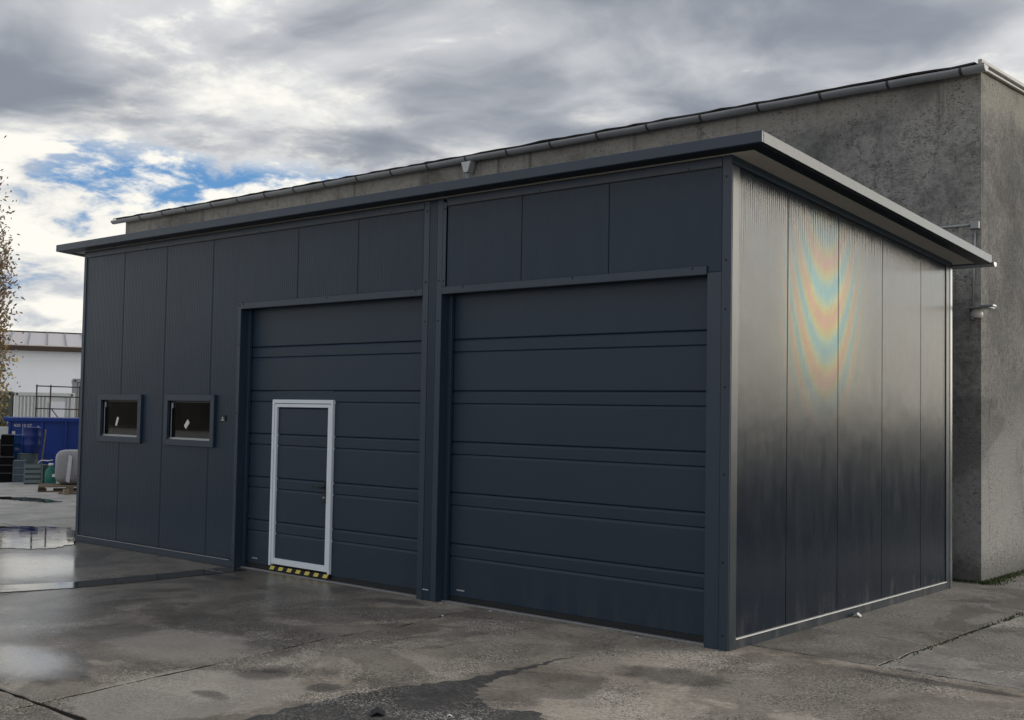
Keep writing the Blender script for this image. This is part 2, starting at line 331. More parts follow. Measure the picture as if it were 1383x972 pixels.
# ------------------------------------------------------------------ mesh helpers
def link(name, me, mat, parent=None, loc=None):
    ob = bpy.data.objects.new(name, me); COL.objects.link(ob)
    if mat and not me.materials: me.materials.append(MATS[mat])
    if parent: ob.parent = parent
    if loc: ob.location = loc
    return ob
def empty(name, loc=(0, 0, 0), rz=0., label=None, cat=None, group=None, parent=None):
    o = bpy.data.objects.new(name, None); COL.objects.link(o); o.location = loc; o.rotation_euler.z = rz; o.empty_display_size = .2
    if parent: o.parent = parent
    return tag(o, label, cat, group)
def tag(o, label=None, cat=None, group=None, kind=None):
    if label: o['label'] = label
    if cat: o['category'] = cat
    if group: o['group'] = group
    if kind: o['kind'] = kind
    return o
class MB:
    def __init__(s): s.v = []; s.f = []; s.sm = []
    def add(s, vs, fs, smooth=False):
        n = len(s.v); s.v += [tuple(v) for v in vs]; s.f += [tuple(i + n for i in f) for f in fs]; s.sm += [smooth] * len(fs); return s
    def box(s, x0, x1, y0, y1, z0, z1, M=None):
        vs = [Vector((x, y, z)) for z in (z0, z1) for y in (y0, y1) for x in (x0, x1)]
        if M: vs = [M @ v for v in vs]
        return s.add(vs, [(0, 2, 3, 1), (4, 5, 7, 6), (0, 1, 5, 4), (2, 6, 7, 3), (0, 4, 6, 2), (1, 3, 7, 5)])
    def prism(s, poly, a, d0, d1):
        """poly in the two axes other than a, extruded along axis a"""
        n = len(poly); vs = []
        for d in (d0, d1):
            for q in poly:
                v = list(q); v.insert(a, d); vs.append(v)
        fs = [tuple(range(n))[::-1], tuple(range(n, 2 * n))] + [(i, (i + 1) % n, n + (i + 1) % n, n + i) for i in range(n)]
        return s.add(vs, fs)
    def tube(s, pts, rad, n=8, cap=True):
        pts = [Vector(q) for q in pts]; rs = rad if isinstance(rad, (list, tuple)) else [rad] * len(pts); vs = []
        for i, q in enumerate(pts):
            t = (pts[min(i + 1, len(pts) - 1)] - pts[max(i - 1, 0)]).normalized()
            a = t.cross(Vector((0, 0, 1)) if abs(t.z) < .95 else Vector((1, 0, 0))).normalized(); c = t.cross(a)
            vs += [q + (a * math.cos(2 * math.pi * j / n) + c * math.sin(2 * math.pi * j / n)) * rs[i] for j in range(n)]
        fs = [(i * n + j, i * n + (j + 1) % n, (i + 1) * n + (j + 1) % n, (i + 1) * n + j) for i in range(len(pts) - 1) for j in range(n)]
        s.add(vs, fs, True)
        if cap: s.f += [tuple(len(s.v) - len(vs) + j for j in range(n))[::-1], tuple(len(s.v) - n + j for j in range(n))]; s.sm += [False, False]
        return s
    def lathe(s, prof, n=20, c=(0, 0, 0)):
        vs = [(c[0] + r * math.cos(2 * math.pi * j / n), c[1] + r * math.sin(2 * math.pi * j / n), c[2] + z) for r, z in prof for j in range(n)]
        fs = [(i * n + j, i * n + (j + 1) % n, (i + 1) * n + (j + 1) % n, (i + 1) * n + j) for i in range(len(prof) - 1) for j in range(n)]
        s.add(vs, fs, True); L = len(s.v)
        s.f += [tuple(L - len(vs) + j for j in range(n))[::-1], tuple(L - n + j for j in range(n))]; s.sm += [False, False]
        return s
    def mesh(s, name, bevel=0.):
        me = bpy.data.meshes.new(name); me.from_pydata(s.v, [], s.f)
        me.polygons.foreach_set('use_smooth', s.sm)
        bm = bmesh.new(); bm.from_mesh(me); bmesh.ops.recalc_face_normals(bm, faces=bm.faces)
        if bevel:
            es = [e for e in bm.edges if len(e.link_faces) == 2 and e.calc_face_angle(0) > .5]
            bmesh.ops.bevel(bm, geom=es, offset=bevel, segments=1, affect='EDGES', clamp_overlap=True)
        bm.to_mesh(me); bm.free(); me.update()
        return me
    def build(s, name, mat, parent=None, bevel=0., loc=None):
        return link(name, s.mesh(name, bevel), mat, parent, loc)
def box(name, mat, parent, x0, x1, y0, y1, z0, z1, bevel=.003):
    return MB().box(x0, x1, y0, y1, z0, z1).build(name, mat, parent, bevel)
def text(name, body, size, mat, parent, loc, rot, ext=.001):
    cu = bpy.data.curves.new(name, 'FONT'); cu.body = body; cu.size = size; cu.extrude = ext; cu.align_x = 'CENTER'; cu.align_y = 'CENTER'; cu.resolution_u = 2
    t = bpy.data.objects.new('tmp_text', cu); COL.objects.link(t)
    me = bpy.data.meshes.new_from_object(t.evaluated_get(bpy.context.evaluated_depsgraph_get()))
    bpy.data.objects.remove(t); me.name = name
    me.materials.clear()
    ob = link(name, me, mat, parent, loc); ob.rotation_euler = rot
    return ob

# ------------------------------------------------------------------ ground: base sheet and concrete slabs
gm = MB(); gx = [-1500, -300, -80, -22.3, 9.6, 40, 300, 1500]; gy = [-1500, -300, -40, -14.1, 5.5, 60, 300, 1500]
gv = [(x, y, -.022) for y in gy for x in gx]; n = len(gx)
gm.add(gv, [(j * n + i, j * n + i + 1, (j + 1) * n + i + 1, (j + 1) * n + i) for j in range(len(gy) - 1) for i in range(n - 1) if (i, j) != (3, 3)])
ground = tag(gm.build('ground', 'yard'), kind='structure')
m, k, b, o = new_mat('unseen_lawn'); P = pos(k)
k.put(b.inputs['Base Color'], k.mix(k.noise(P, .7, 6, .65), (.022, .032, .010), (.055, .062, .022)))
b.inputs['Roughness'].default_value = 1.; b.inputs['Specular IOR Level'].default_value = .1
k.put(b.inputs['Normal'], k.bump(k.noise(P, 60, 4, .7), .8, .03))
unseen_lawn = MB(); lx_ = [2.3, 6, 12, 30, 90, 400]; ly_ = [5.9, 12, 30, 90, 400]  # unseen dark grass, added so the lower side wall mirrors something dark
unseen_lawn.add([(x, y, -.016) for y in ly_ for x in lx_], [(j * 6 + i, j * 6 + i + 1, (j + 1) * 6 + i + 1, (j + 1) * 6 + i) for j in range(4) for i in range(5)])
tag(unseen_lawn.build('unseen_lawn', 'unseen_lawn'), kind='structure')

bed = MB().add([(-22.3, -14.1, -.024), (9.6, -14.1, -.024), (9.6, 5.5, -.024), (-22.3, 5.5, -.024)], [(0, 1, 2, 3)])
tag(bed.build('earth_bed', 'joint_earth'), kind='structure')
def jag(pts, amp, step, seed):
    """walk along a polyline with small sideways steps, as a broken concrete edge does"""
    r = random.Random(seed); out = []
    for a, c in zip(pts[:-1], pts[1:]):
        a = Vector(a); c = Vector(c); L = (c - a).length; m_ = max(1, int(L / step)); nn = Vector((-(c - a).y, (c - a).x)).normalized()
        for i in range(m_):
            q = a.lerp(c, i / m_)
            out.append(q + nn * (r.uniform(-amp, amp) if i else 0))
    out.append(Vector(pts[-1])); return out
# joints that run away from the facade (x nearly constant) and along it (y nearly constant)
JX = {0: [(-22.2, -14), (-22.2, 5.4)], 1: [(-18.3, -14), (-18.3, 5.4)], 2: [(-14.3, -14), (-14.3, 5.4)], 3: [(-10.4, -14), (-10.4, 5.4)],
      4: [(-6.42, -14), (-6.42, 5.4)], 5: [(-2.2, -14), (-2.24, -4.6), (-2.34, -3.9), (-2.43, -3.1), (-2.47, -2.69), (-2.60, -1.94), (-2.56, -1.13), (-2.68, -.47), (-2.66, 5.4)],
      6: [(1.3, -14), (1.12, -4.5), (1.08, .4), (1.09, 2.1), (1.2, 5.4)], 7: [(5.2, -14), (5.2, 5.4)], 8: [(9.5, -14), (9.5, 5.4)]}
JY = [-14., -9.3, -4.53, .36, 5.4]
def xat(i, y, j=3):
    if i == 6 and j < 3: return 4.7
    P_ = JX[i]
    for a, c in zip(P_[:-1], P_[1:]):
        if a[1] <= y <= c[1]: return a[0] + (c[0] - a[0]) * (y - a[1]) / (c[1] - a[1])
    return P_[-1][0]
edgex = {}; edgey = {}
for side in (0, 1):        # the two slab edges along a joint crumble differently
    for i in JX:
        for j in range(len(JY) - 1):
            ys = sorted({JY[j], JY[j + 1], *[q[1] for q in JX[i] if JY[j] < q[1] < JY[j + 1]]})
            edgex[i, j, side] = jag([(xat(i, y, j), y) for y in ys], .016 if i in (5, 6) else .010, .11, 31 * i + j + 500 * side)
    for j in range(len(JY)):
        for i in range(len(JX) - 1):
            edgey[i, j, side] = jag([(xat(i, JY[j], j - side), JY[j]), (xat(i + 1, JY[j], j - side), JY[j])], .014, .12, 900 + 17 * i + j + 500 * side)
def halfgap(i, j, kind):
    if kind == 'x': return .013 if i in (5, 6) else .009
    return .020 if j == 2 else .012
for i in range(len(JX) - 1):
    for j in range(len(JY) - 1):
        lo, ro, bo, to = edgex[i, j, 0], edgex[i + 1, j, 1], edgey[i, j, 0], edgey[i, j + 1, 1]
        gl, gr_, gb, gt = halfgap(i, j, 'x'), halfgap(i + 1, j, 'x'), halfgap(i, j, 'y'), halfgap(i, j + 1, 'y')
        loop = [(q.x + (gl if 0 else 0), q.y + gb) for q in bo] + [(q.x - gr_, q.y) for q in ro[1:-1]] + [(q.x, q.y - gt) for q in reversed(to)] + [(q.x + gl, q.y) for q in reversed(lo[1:-1])]
        loop[0] = (lo[0].x + gl, lo[0].y + gb); nb_ = len(bo); loop[nb_ - 1] = (ro[0].x - gr_, ro[0].y + gb)
        z = rng.uniform(-.002, .002)
        tn = len(loop); mb = MB()
        mb.add([(x, y, z - .06) for x, y in loop] + [(x, y, z - .005) for x, y in loop], [tuple(range(tn))[::-1]] + [(a, (a + 1) % tn, tn + (a + 1) % tn, tn + a) for a in range(tn)])
        cx_, cy_ = sum(q[0] for q in loop) / tn, sum(q[1] for q in loop) / tn
        inner = []
        for x, y in loop:
            dd = Vector((cx_ - x, cy_ - y)).normalized(); inner.append((x + dd.x * .008, y + dd.y * .008))
        L0 = len(mb.v)
        mb.add([(x, y, z) for x, y in inner], [tuple(range(tn))])
        mb.f += [(tn + a, tn + (a + 1) % tn, L0 + (a + 1) % tn, L0 + a) for a in range(tn)]; mb.sm += [False] * tn
        mt = 'concrete'
        if i == 5 and j == 3: mt = 'concrete_smooth'
        if i >= 6 and j == 3: mt = 'concrete_pale'
        if i <= 2: mt = 'concrete_pale'
        so = mb.build('concrete_slab', mt, ground); so.data.materials.append(MATS['joint_earth'])
        for pf in so.data.polygons:
            if abs(pf.normal.z) < .3: pf.material_index = 1

def sheet(name, poly, z, mat, parent=None, seed=0, amp=.03, step=.12, th=.004):
    loop = jag(list(poly) + [poly[0]], amp, step, seed)[:-1]; n_ = len(loop); mb = MB()
    mb.add([(q.x, q.y, z - th) for q in loop] + [(q.x, q.y, z) for q in loop], [tuple(range(n_, 2 * n_))] + [(a, (a + 1) % n_, n_ + (a + 1) % n_, n_ + a) for a in range(n_)])
    return mb.build(name, mat, parent)
tag(sheet('asphalt_patch', [(-.9, -4.2), (-1.02, -3.88), (-1.04, -3.48), (-1.05, -2.98), (-.96, -2.66), (-.87, -2.36), (-.8, -2.1), (-.76, -1.6), (-.735, -1.05), (-.715, -1.05), (-.70, -1.6), (-.66, -2.05), (-.51, -2.42), (-.18, -2.63), (.07, -2.5), (.27, -2.6), (.45, -3.1), (.6, -4.2)], .0045, 'asphalt', None, 5, .035, .06, .002), kind='structure')
tag(sheet('bitumen_strip', [(-7.55, -4.2), (-7.0, -2.6), (-6.72, -1.9), (-6.64, -1.0), (-6.61, -.03), (-6.25, -.03), (-6.27, -1.2), (-6.34, -2.1), (-6.55, -2.75), (-7.1, -4.3)], .006, 'bitumen', None, 6, .008, .3), kind='structure')
pud = [('water', [(-12.9, -.5), (-12.4, .35), (-11.8, .8), (-10.9, .45), (-10.2, .0), (-9.75, -.28), (-9.55, -.75), (-9.8, -1.0), (-10.3, -1.3), (-11.5, -1.6)], 11, .05),
       ('water', [(-4.6, -4.3), (-4.1, -3.85), (-3.45, -3.7), (-3.0, -3.69), (-2.78, -3.86), (-2.72, -4.2), (-2.80, -4.42), (-3.3, -4.48), (-4.2, -4.5)], 12, .05),
       ('water', [(-18.9, 2.2), (-17.6, 3.0), (-16.4, 3.1), (-16.2, 2.7), (-17.4, 2.4), (-18.6, 1.8)], 13, .08),
       ('water', [(-9.0, -2.2), (-8.3, -1.35), (-7.6, -1.0), (-7.2, -1.2), (-7.5, -1.9), (-8.4, -2.5)], 14, .08)]
for i, (mt, poly, sd_, am) in enumerate((pud[0], pud[2])):
    tag(sheet('puddle', poly, .0055, mt, None, sd_, am, .07, .003), kind='structure')

# ------------------------------------------------------------------ the garage
G = empty('garage', (0, 0, 0), 0, 'dark anthracite metal garage with two sectional doors and flat overhanging roof', 'garage')
XL, YB = -10.165, 4.86
ZT = 3.95                     # front wall top
def ztop(y): return 3.985 - .0695 * (y + .2327)      # underside of roof
def panel(poly, mat='panel_steel', y0=0., y1=.08):
    return MB().prism(poly, 1, y0, y1).build('wall_panel', mat, G, .004)
J = .003
OPL, OPR1, OPL2, OPR = -6.53, -3.505, -3.24, -.216    # door openings
ZO = 3.01
W1 = (-9.58, -8.66, 1.45, 1.95); W2 = (-7.985, -7.055, 1.45, 1.95)
a, c, zb = XL + .05, -9.14, .09
panel([(a, zb), (c - J, zb), (c - J, W1[2]), (W1[0], W1[2]), (W1[0], W1[3]), (c - J, W1[3]), (c - J, ZT), (a, ZT)])
a, c = -9.14, -8.136
panel([(a + J, zb), (c - J, zb), (c - J, ZT), (a + J, ZT), (a + J, W1[3]), (W1[1], W1[3]), (W1[1], W1[2]), (a + J, W1[2])])
a, c = -8.136, -7.13
panel([(a + J, zb), (c - J, zb), (c - J, W2[2]), (W2[0], W2[2]), (W2[0], W2[3]), (c - J, W2[3]), (c - J, ZT), (a + J, ZT)])
a = -7.13
panel([(a + J, zb), (-6.585, zb), (-6.585, ZO + .02), (-5.51 - J, ZO + .02), (-5.51 - J, ZT), (a + J, ZT), (a + J, W2[3]), (W2[1], W2[3]), (W2[1], W2[2]), (a + J, W2[2])])
for a, c in ((-5.51, -4.505), (-4.505, -3.52), (-3.19, -2.224), (-2.224, -1.22), (-1.22, -.08)):
    panel([(a + J, ZO + .02), (c - J, ZO + .02), (c - J, ZT), (a + J, ZT)])
# backing behind the joints, closes the room
box('wall_core', 'dark_inside', G, XL + .03, W1[0] - .02, .081, .11, .0, ZT - .02, 0)
MB().prism([(W1[0] - .02, 0), (OPL - .02, 0), (OPL - .02, ZO + .03), (-.1, ZO + .03), (-.1, ZT - .02), (W1[0] - .02, ZT - .02), (W1[0] - .02, W1[3] + .01), (W2[1] + .02, W1[3] + .01), (W2[1] + .02, W1[2] - .01), (W1[0] - .02, W1[2] - .01)], 1, .082, .11).build('wall_core', 'dark_inside', G)
box('wall_core', 'dark_inside', G, W1[1] + .02, W2[0] - .02, .082, .11, W1[2] - .01, W1[3] + .01, 0)
# left end and back walls, floor
MB().prism([(.03, .0), (YB, .0), (YB, ztop(YB)), (.03, ztop(.03))], 0, XL + .002, XL + .09).build('end_wall', 'panel_steel', G, .003)
box('back_wall', 'panel_steel', G, XL + .09, -.09, YB - .08, YB, 0, ztop(YB) - .02, .003)
box('floor', 'dark_inside', G, XL + .1, -.1, .16, YB - .09, .003, .02, 0)
# side wall panels
ys = [.115, .972, 1.976, 2.98, 3.985, 4.70]
for y0, y1 in zip(ys[:-1], ys[1:]):
    MB().prism([(y0 + J, .09), (y1 - J, .09), (y1 - J, ztop(y1) - .005), (y0 + J, ztop(y0) - .005)], 0, -.08, 0.).build('wall_panel', 'side_steel', G, .004)
MB().prism([(.11, 0), (YB - .1, 0), (YB - .1, ztop(YB) - .02), (.11, ztop(.11) - .02)], 0, -.11, -.082).build('wall_core', 'dark_inside', G)
# trims
def trim(name, mat, *b_, bev=.004): return box(name, mat, G, *b_, bev)
trim('corner_trim', 'trim_steel', XL - .012, XL + .055, -.012, .09, .0, ZT + .02)
trim('corner_post', 'trim_steel', -.078, .010, -.014, -.002, .0, ZT + .03)
trim('corner_post', 'trim_steel', OPR, -.0785, -.008, .16, .0, ZO + .02)
MB().prism([(-.002, .0), (.112, .0), (.112, ztop(.1) - .07), (-.002, ztop(0) - .07)], 0, -.06, .012).build('corner_flashing', 'corner_steel', G, .005)
MB().prism([(4.70, .0), (4.80, .0), (4.80, ztop(4.8) - .06), (4.70, ztop(4.7) - .06)], 0, -.06, .010).build('corner_flashing', 'corner_steel', G, .004)
MB().prism([(4.802, .0), (4.875, .0), (4.875, ztop(4.9) - .06), (4.802, ztop(4.8) - .06)], 0, -.06, .016).build('corner_flashing', 'flashing_steel', G, .008)
MB().prism([(.0, ztop(0) - .065), (4.87, ztop(4.87) - .055), (4.87, ztop(4.87)), (.0, ztop(0))], 0, -.06, .014).build('top_trim', 'trim_steel', G, .003)
for a, c in ((XL + .056, OPR1 - .006), (-3.19, -.079)):
    trim('top_trim', 'trim_steel', a, c, -.016, -.001, 3.888, 3.964)
    trim('drip_edge', 'black_metal', a, c, -.019, -.0165, 3.884, 3.892, bev=0)
# centre pillar: two edge trims and a ribbed middle
trim('pillar', 'trim_steel', OPR1, -3.425, -.016, .16, .0, 3.962)
trim('pillar', 'trim_steel', -3.315, OPL2, -.016, .16, .0, 3.962)
trim('pillar_core', 'panel_steel', -3.424, -3.316, -.011, .158, .0, 3.960)
trim('pillar_trim', 'trim_steel', -3.2395, -3.195, -.015, -.001, ZO + .075, 3.93)
for z_ in (.10,): trim('bracket_plate', 'silver_trim', -3.42, -3.34, -.0130, -.0112, z_, z_ + .012, bev=0)
# door portals
trim('portal_trim', 'trim_steel', -6.59, OPL, -.014, .16, .0, ZO + .079)
trim('lintel_trim', 'trim_steel', OPL + .001, OPR1 - .001, -.020, .0, ZO, ZO + .075)
trim('lintel_trim', 'trim_steel', OPL2 + .001, OPR - .001, -.020, .0, ZO, ZO + .075)
for a, c in ((OPL, OPR1), (OPL2, OPR)):
    trim('door_header', 'black_metal', a + .002, c - .002, .001, .16, ZO + .001, ZO + .05, bev=0)
    # reveal strips that the door runs behind
    trim('guide_rail', 'trim_steel', a + .001, a + .05, .085, .128, .0, ZO, bev=.002)
    trim('door_seal', 'black_rubber', a + .051, c - .001, .128, .16, .006, .058, bev=.002)
    trim('door_sill', 'zinc', a + .002, c - .002, .070, .12, .0, .010, bev=.002)
# plinths and drip strips
trim('plinth', 'trim_steel', XL + .056, -6.591, -.010, .06, .0, .078)
trim('drip_strip', 'zinc_light', XL + .056, -6.62, -.017, -.0005, .0785, .0865, bev=.001)
trim('plinth', 'corner_steel', -.05, .008, .113, 4.80, -.004, .074)
trim('drip_strip', 'white_line', -.02, .013, .114, 4.72, .076, .085, bev=.001)
# screws
scm = MB().lathe([(.009, 0), (.009, .003), (.005, .006)], 8); sc_me = None
def screw(x, z, y=-.0165):
    global sc_me
    if sc_me is None: sc_me = scm.mesh('screw'); sc_me.materials.append(MATS['black_metal'])
    o_ = link('screw', sc_me, None, G, (x, y, z)); o_.rotation_euler.x = R(90)
for x in (-6.56,):
    for z in (.25, 1.0, 1.8, 2.6, 3.06): screw(x, z, -.0145)
for z in (.12, .7, 1.4, 2.1, 2.72, 3.12, 3.8): screw(-.04, z, -.0145)
for z in (2.75, 3.15): screw(-3.465, z); screw(-3.28, z)
for z in (3.86, 3.14): screw(-3.46, z); screw(-3.217, z, -.0155)
for x in (-6.48, -4.98, -3.6, -2.95, -1.6, -.35): screw(x, 3.068, -.0205)
for x in (-8.6, -6.2, -4.0, -2.0, -.4): screw(x, 3.90, -.0165)

# roof
roof = MB().prism([(-.2, 3.985 + .0), (5.0, ztop(5.0)), (5.0, ztop(5.0) + .07), (-.2, 4.06)], 0, XL - .36, .36).build('roof', 'soffit', G)
FT, FB = (4.072, 3.980), (3.706, 3.611)
def fz(y, top): 
    t_ = (y + .2327) / 5.273
    return (FT[0] + (FB[0] - FT[0]) * t_) if top else (FT[1] + (FB[1] - FT[1]) * t_)
XE0, XE1, YE0, YE1 = XL - .394, .394, -.2327, 5.04
def fascia(name, parts, mat='flashing_steel'):
    mb = MB()
    for p_ in parts: mb.prism(*p_)
    return mb.build(name, mat, roof, .004)
LIP = .155
# front: vertical face, bottom lip, top return
fascia('fascia', [([(YE0, fz(YE0, 0)), (YE0 + .03, fz(YE0 + .03, 0)), (YE0 + .03, fz(YE0 + .03, 1)), (YE0, fz(YE0, 1))], 0, XE0, XE1)], 'trim_steel')
fascia('fascia_lip', [([(YE0 + .031, fz(YE0 + .03, 0) + .001), (YE0 + LIP, fz(YE0 + LIP, 0) - .004), (YE0 + LIP, fz(YE0 + LIP, 0) + .002), (YE0 + .031, fz(YE0 + .03, 0) + .007)], 0, XE0 + .032, XE1 - .032)], 'black_metal')
for sx, X_ in ((1, XE1), (-1, XE0)):
    xa, xb = sorted((X_, X_ - sx * .03)); ya, yb_ = YE0 + .031, YE1
    fascia('fascia', [([(ya, fz(ya, 0)), (yb_, fz(yb_, 0)), (yb_, fz(yb_, 1)), (ya, fz(ya, 1))], 0, xa, xb)], 'corner_steel')
    xa, xb = sorted((X_ - sx * .031, X_ - sx * LIP))
    ya = YE0 + LIP + .001
    fascia('fascia_lip', [([(ya, fz(ya, 0) - .004), (yb_ - .05, fz(yb_ - .05, 0) - .004), (yb_ - .05, fz(yb_ - .05, 0) + .002), (ya, fz(ya, 0) + .002)], 0, xa, xb)], 'black_metal')
MB().box(XE0 + .031, XE1 - .031, YE1 - .04, YE1, FB[1], FB[0] - .001).build('fascia', 'trim_steel', roof, .003)
MB().prism([(YE0 + .031, fz(YE0 + .03, 1) - .006), (YE1 - .041, fz(YE1 - .04, 1) - .006), (YE1 - .041, fz(YE1 - .04, 1)), (YE0 + .031, fz(YE0 + .03, 1))], 0, XE0 + .031, XE1 - .031).build('roof_sheet', 'trim_steel', roof)
# eaves gutter on the rear edge, its end cap shows past the roof corner
gp = MB(); nseg = 10
for x0, x1 in ((XE0, XE1 + .015),):
    arc = [(YE1 + .055 + .05 * math.cos(math.pi + math.pi * t / nseg), FB[1] + .02 + .05 * math.sin(math.pi + math.pi * t / nseg)) for t in range(nseg + 1)]
    arc2 = [(YE1 + .055 + .046 * math.cos(math.pi + math.pi * t / nseg), FB[1] + .021 + .046 * math.sin(math.pi + math.pi * t / nseg)) for t in range(nseg + 1)]
    gp.prism(arc + arc2[::-1], 0, x0, x1)
    gp.prism(arc, 0, x1, x1 + .004)
gp.build('rear_gutter', 'silver_trim', roof)

# windows
def window(x0, x1, z0, z1, stick, lab):
    w = empty('window', (0, 0, 0), parent=G); bw = .075
    for poly in ([(x0, z1), (x1, z1), (x1 - bw, z1 - bw), (x0 + bw, z1 - bw)], [(x0, z0), (x1, z0), (x1 - bw, z0 + bw), (x0 + bw, z0 + bw)],
                 [(x0, z0), (x0, z1), (x0 + bw, z1 - bw), (x0 + bw, z0 + bw)], [(x1, z0), (x1, z1), (x1 - bw, z1 - bw), (x1 - bw, z0 + bw)]):
        cxm = sum(q[0] for q in poly) / 4; czm = sum(q[1] for q in poly) / 4
        poly = [(cxm + (x - cxm) * .9985, czm + (z - czm) * .998) for x, z in poly]
        MB().prism(poly, 1, -.036, .0).build('window_frame', 'trim_steel', w, .003)
    ix0, ix1, iz0, iz1 = x0 + bw, x1 - bw, z0 + bw, z1 - bw
    s_ = .022
    for b_ in ((ix0 - .02, ix1 + .02, .012, .05, iz1 - s_, iz1 + .02), (ix0 - .02, ix0 + s_, .012, .05, iz0 + s_, iz1 - s_), (ix1 - s_, ix1 + .02, .012, .05, iz0 + s_, iz1 - s_)):
        MB().box(*b_).build('sash', 'black_metal', w, .002)
    MB().box(ix0 - .02, ix1 + .02, .002, .05, iz0 - .02, iz0 + s_).build('sill_strip', 'silver_trim', w, .002)
    MB().box(ix0 + s_ - .002, ix0 + s_ + .012, .008, .0115, iz0 + s_, iz1 - s_).build('glazing_bead', 'silver_trim', w, .001)
    MB().box(ix0 + s_ + .022, ix0 + s_ + .038, .004, .016, iz1 - s_ - .07, iz1 - s_ - .005).build('catch', 'silver_trim', w, .002)
    MB().box(ix0 + s_ - .005, ix1 - s_ + .005, .026, .034, iz0 + s_ - .005, iz1 - s_ + .005).build('pane', 'glass', w)
    sx, sz, sw, sh, ang = stick
    Mx = Matrix.Translation((sx, .024, sz)) @ Matrix.Rotation(R(ang), 4, 'Y')
    MB().box(-sw / 2, sw / 2, -.0008, .0008, -sh / 2, sh / 2, Mx).build('sticker', 'sticker', w)
window(-9.646, -8.591, 1.384, 2.012, (-9.25, 1.655, .045, .12, 22), None)
window(-8.052, -6.988, 1.384, 2.012, (-7.63, 1.65, .06, .11, 44), None)
# little plate beside the windows
pl = empty('doorbell_plate', (-6.833, -.001, 1.736), 0, parent=G)
MB().box(-.05, .05, -.012, 0, -.035, .035).build('plate', 'black_metal', pl, .003)
MB().box(-.032, .032, -.0135, -.0122, -.026, -.018).build('print_line', 'sticker', pl)
MB().prism([(-.012, -.006), (.012, -.006), (.004, .016), (-.004, .016)], 1, -.0135, -.0122).build('print_mark', 'sticker', pl)

# sectional doors
YD = .13; ZG, ZDD = 2.569, .1275
def sect_profile(zt, zbm, groove):
    """front outline of one door section as (y, z) going down"""
    pr = [(YD + .014, zt - .002), (YD + .003, zt - .020), (YD, zt - .026)]
    if groove: pr += [(YD, groove + .010), (YD + .010, groove + .002), (YD + .012, groove - .001), (YD + .003, groove - .018), (YD, groove - .024)]
    pr += [(YD, zbm + .010), (YD + .003, zbm + .003), (YD + .012, zbm + .002)]
    return pr + [(YD + .03, zbm + .002), (YD + .03, zt - .002)]
sections = [(ZO + .04, ZG, None)] + [(ZG - .5 * q, ZG - .5 * (q + 1), ZG - .5 * q - ZDD) for q in range(4)] + [(ZG - 2.0, .055, ZG - 2.0 - ZDD)]
KX0, KX1, KZ0, KZ1 = -6.03, -4.97, .094, 1.966
def door(x0, x1, wicket, lab):
    dr = empty('sectional_door', (0, 0, 0), parent=G)
    for zt, zb_, gr in sections:
        if wicket and zb_ < KZ1 and zt > KZ0:
            MB().prism(sect_profile(zt, zb_, gr), 0, x0, KX0 + .02).build('door_section', 'door_steel', dr)
            MB().prism(sect_profile(zt, zb_, gr), 0, KX1 - .02, x1).build('door_section', 'door_steel', dr)
            if zt > KZ1: MB().box(KX0 + .0201, KX1 - .0201, YD, YD + .03, KZ1 - .03, zt - .003).build('door_section', 'door_steel', dr)
        else: MB().prism(sect_profile(zt, zb_, gr), 0, x0, x1).build('door_section', 'door_steel', dr)
    # maker's label low on the left
    MB().box(x0 + .10, x0 + .20, YD - .001, YD - .0002, .115, .128).build('maker_label', 'silver_trim', dr)
    MB().box(x0, x1, YD + .032, YD + .05, .06, ZO + .03).build('door_backing', 'dark_inside', dr)
    return dr
door(OPL + .052, OPR1 + .02, True, '')
door(OPL2 + .052, OPR - .002 + .02, False, '')
# wicket door
wk = empty('wicket_door', (0, 0, 0), parent=G)
y0 = YD - .034
for b_ in ((KX0, KX0 + .034, y0, YD + .02, KZ0 - .02, KZ1), (KX1 - .030, KX1, y0, YD + .02, KZ0 - .02, KZ1), (KX0 + .0341, KX1 - .0301, y0, YD + .02, KZ1 - .042, KZ1)):
    MB().box(*b_).build('door_frame', 'silver', wk, .003)
LX0, LX1, LZ0, LZ1 = KX0 + .040, KX1 - .036, KZ0, KZ1 - .048
yl = YD - .026
for b_ in ((LX0, LX0 + .036, yl, YD + .02, LZ0, LZ1), (LX1 - .050, LX1, yl, YD + .02, LZ0, LZ1), (LX0 + .0361, LX1 - .0501, yl, YD + .02, LZ1 - .038, LZ1), (LX0 + .0361, LX1 - .0501, yl, YD + .02, LZ0, LZ0 + .065)):
    MB().box(*b_).build('leaf_frame', 'silver', wk, .003)
for zt, zb_, gr in sections[1:]:
    zt_, zb2 = min(zt, LZ1 - .034), max(zb_, LZ0 + .06)
    if zt_ > zb2 + .02:
        MB().prism(sect_profile(zt_, zb2, gr if (gr and zb2 < gr < zt_ - .01) else None), 0, LX0 + .032, LX1 - .046).build('leaf_panel', 'door_steel', wk)
hx = LX1 - .068
MB().box(hx - .018, hx + .018, yl - .010, YD - .003, .83, 1.09).build('handle_plate', 'black_metal', wk, .004)
MB().tube([(hx, yl - .008, 1.01), (hx, yl - .055, 1.01), (hx - .03, yl - .062, 1.012), (hx - .14, yl - .058, 1.012)], [.011, .011, .011, .009], 8).build('handle', 'black_metal', wk)
MB().lathe([(.010, 0), (.010, .012)], 10).build('lock_cylinder', 'silver_trim', wk, 0, (hx, yl - .009, .90)).rotation_euler.x = R(90)
MB().box(KX0 + .0, KX1, YD - .030, YD + .02, .026, KZ0 - .021).build('threshold', 'black_metal', wk, .001)
for i in range(7):
    xs = KX0 + .02 + i * .155
    MB().prism([(xs, .030), (xs + .075, .030), (xs + .105, KZ0 - .023), (xs + .03, KZ0 - .023)], 1, YD - .0325, YD - .0305).build('hazard_stripe', 'yellow_paint', wk)

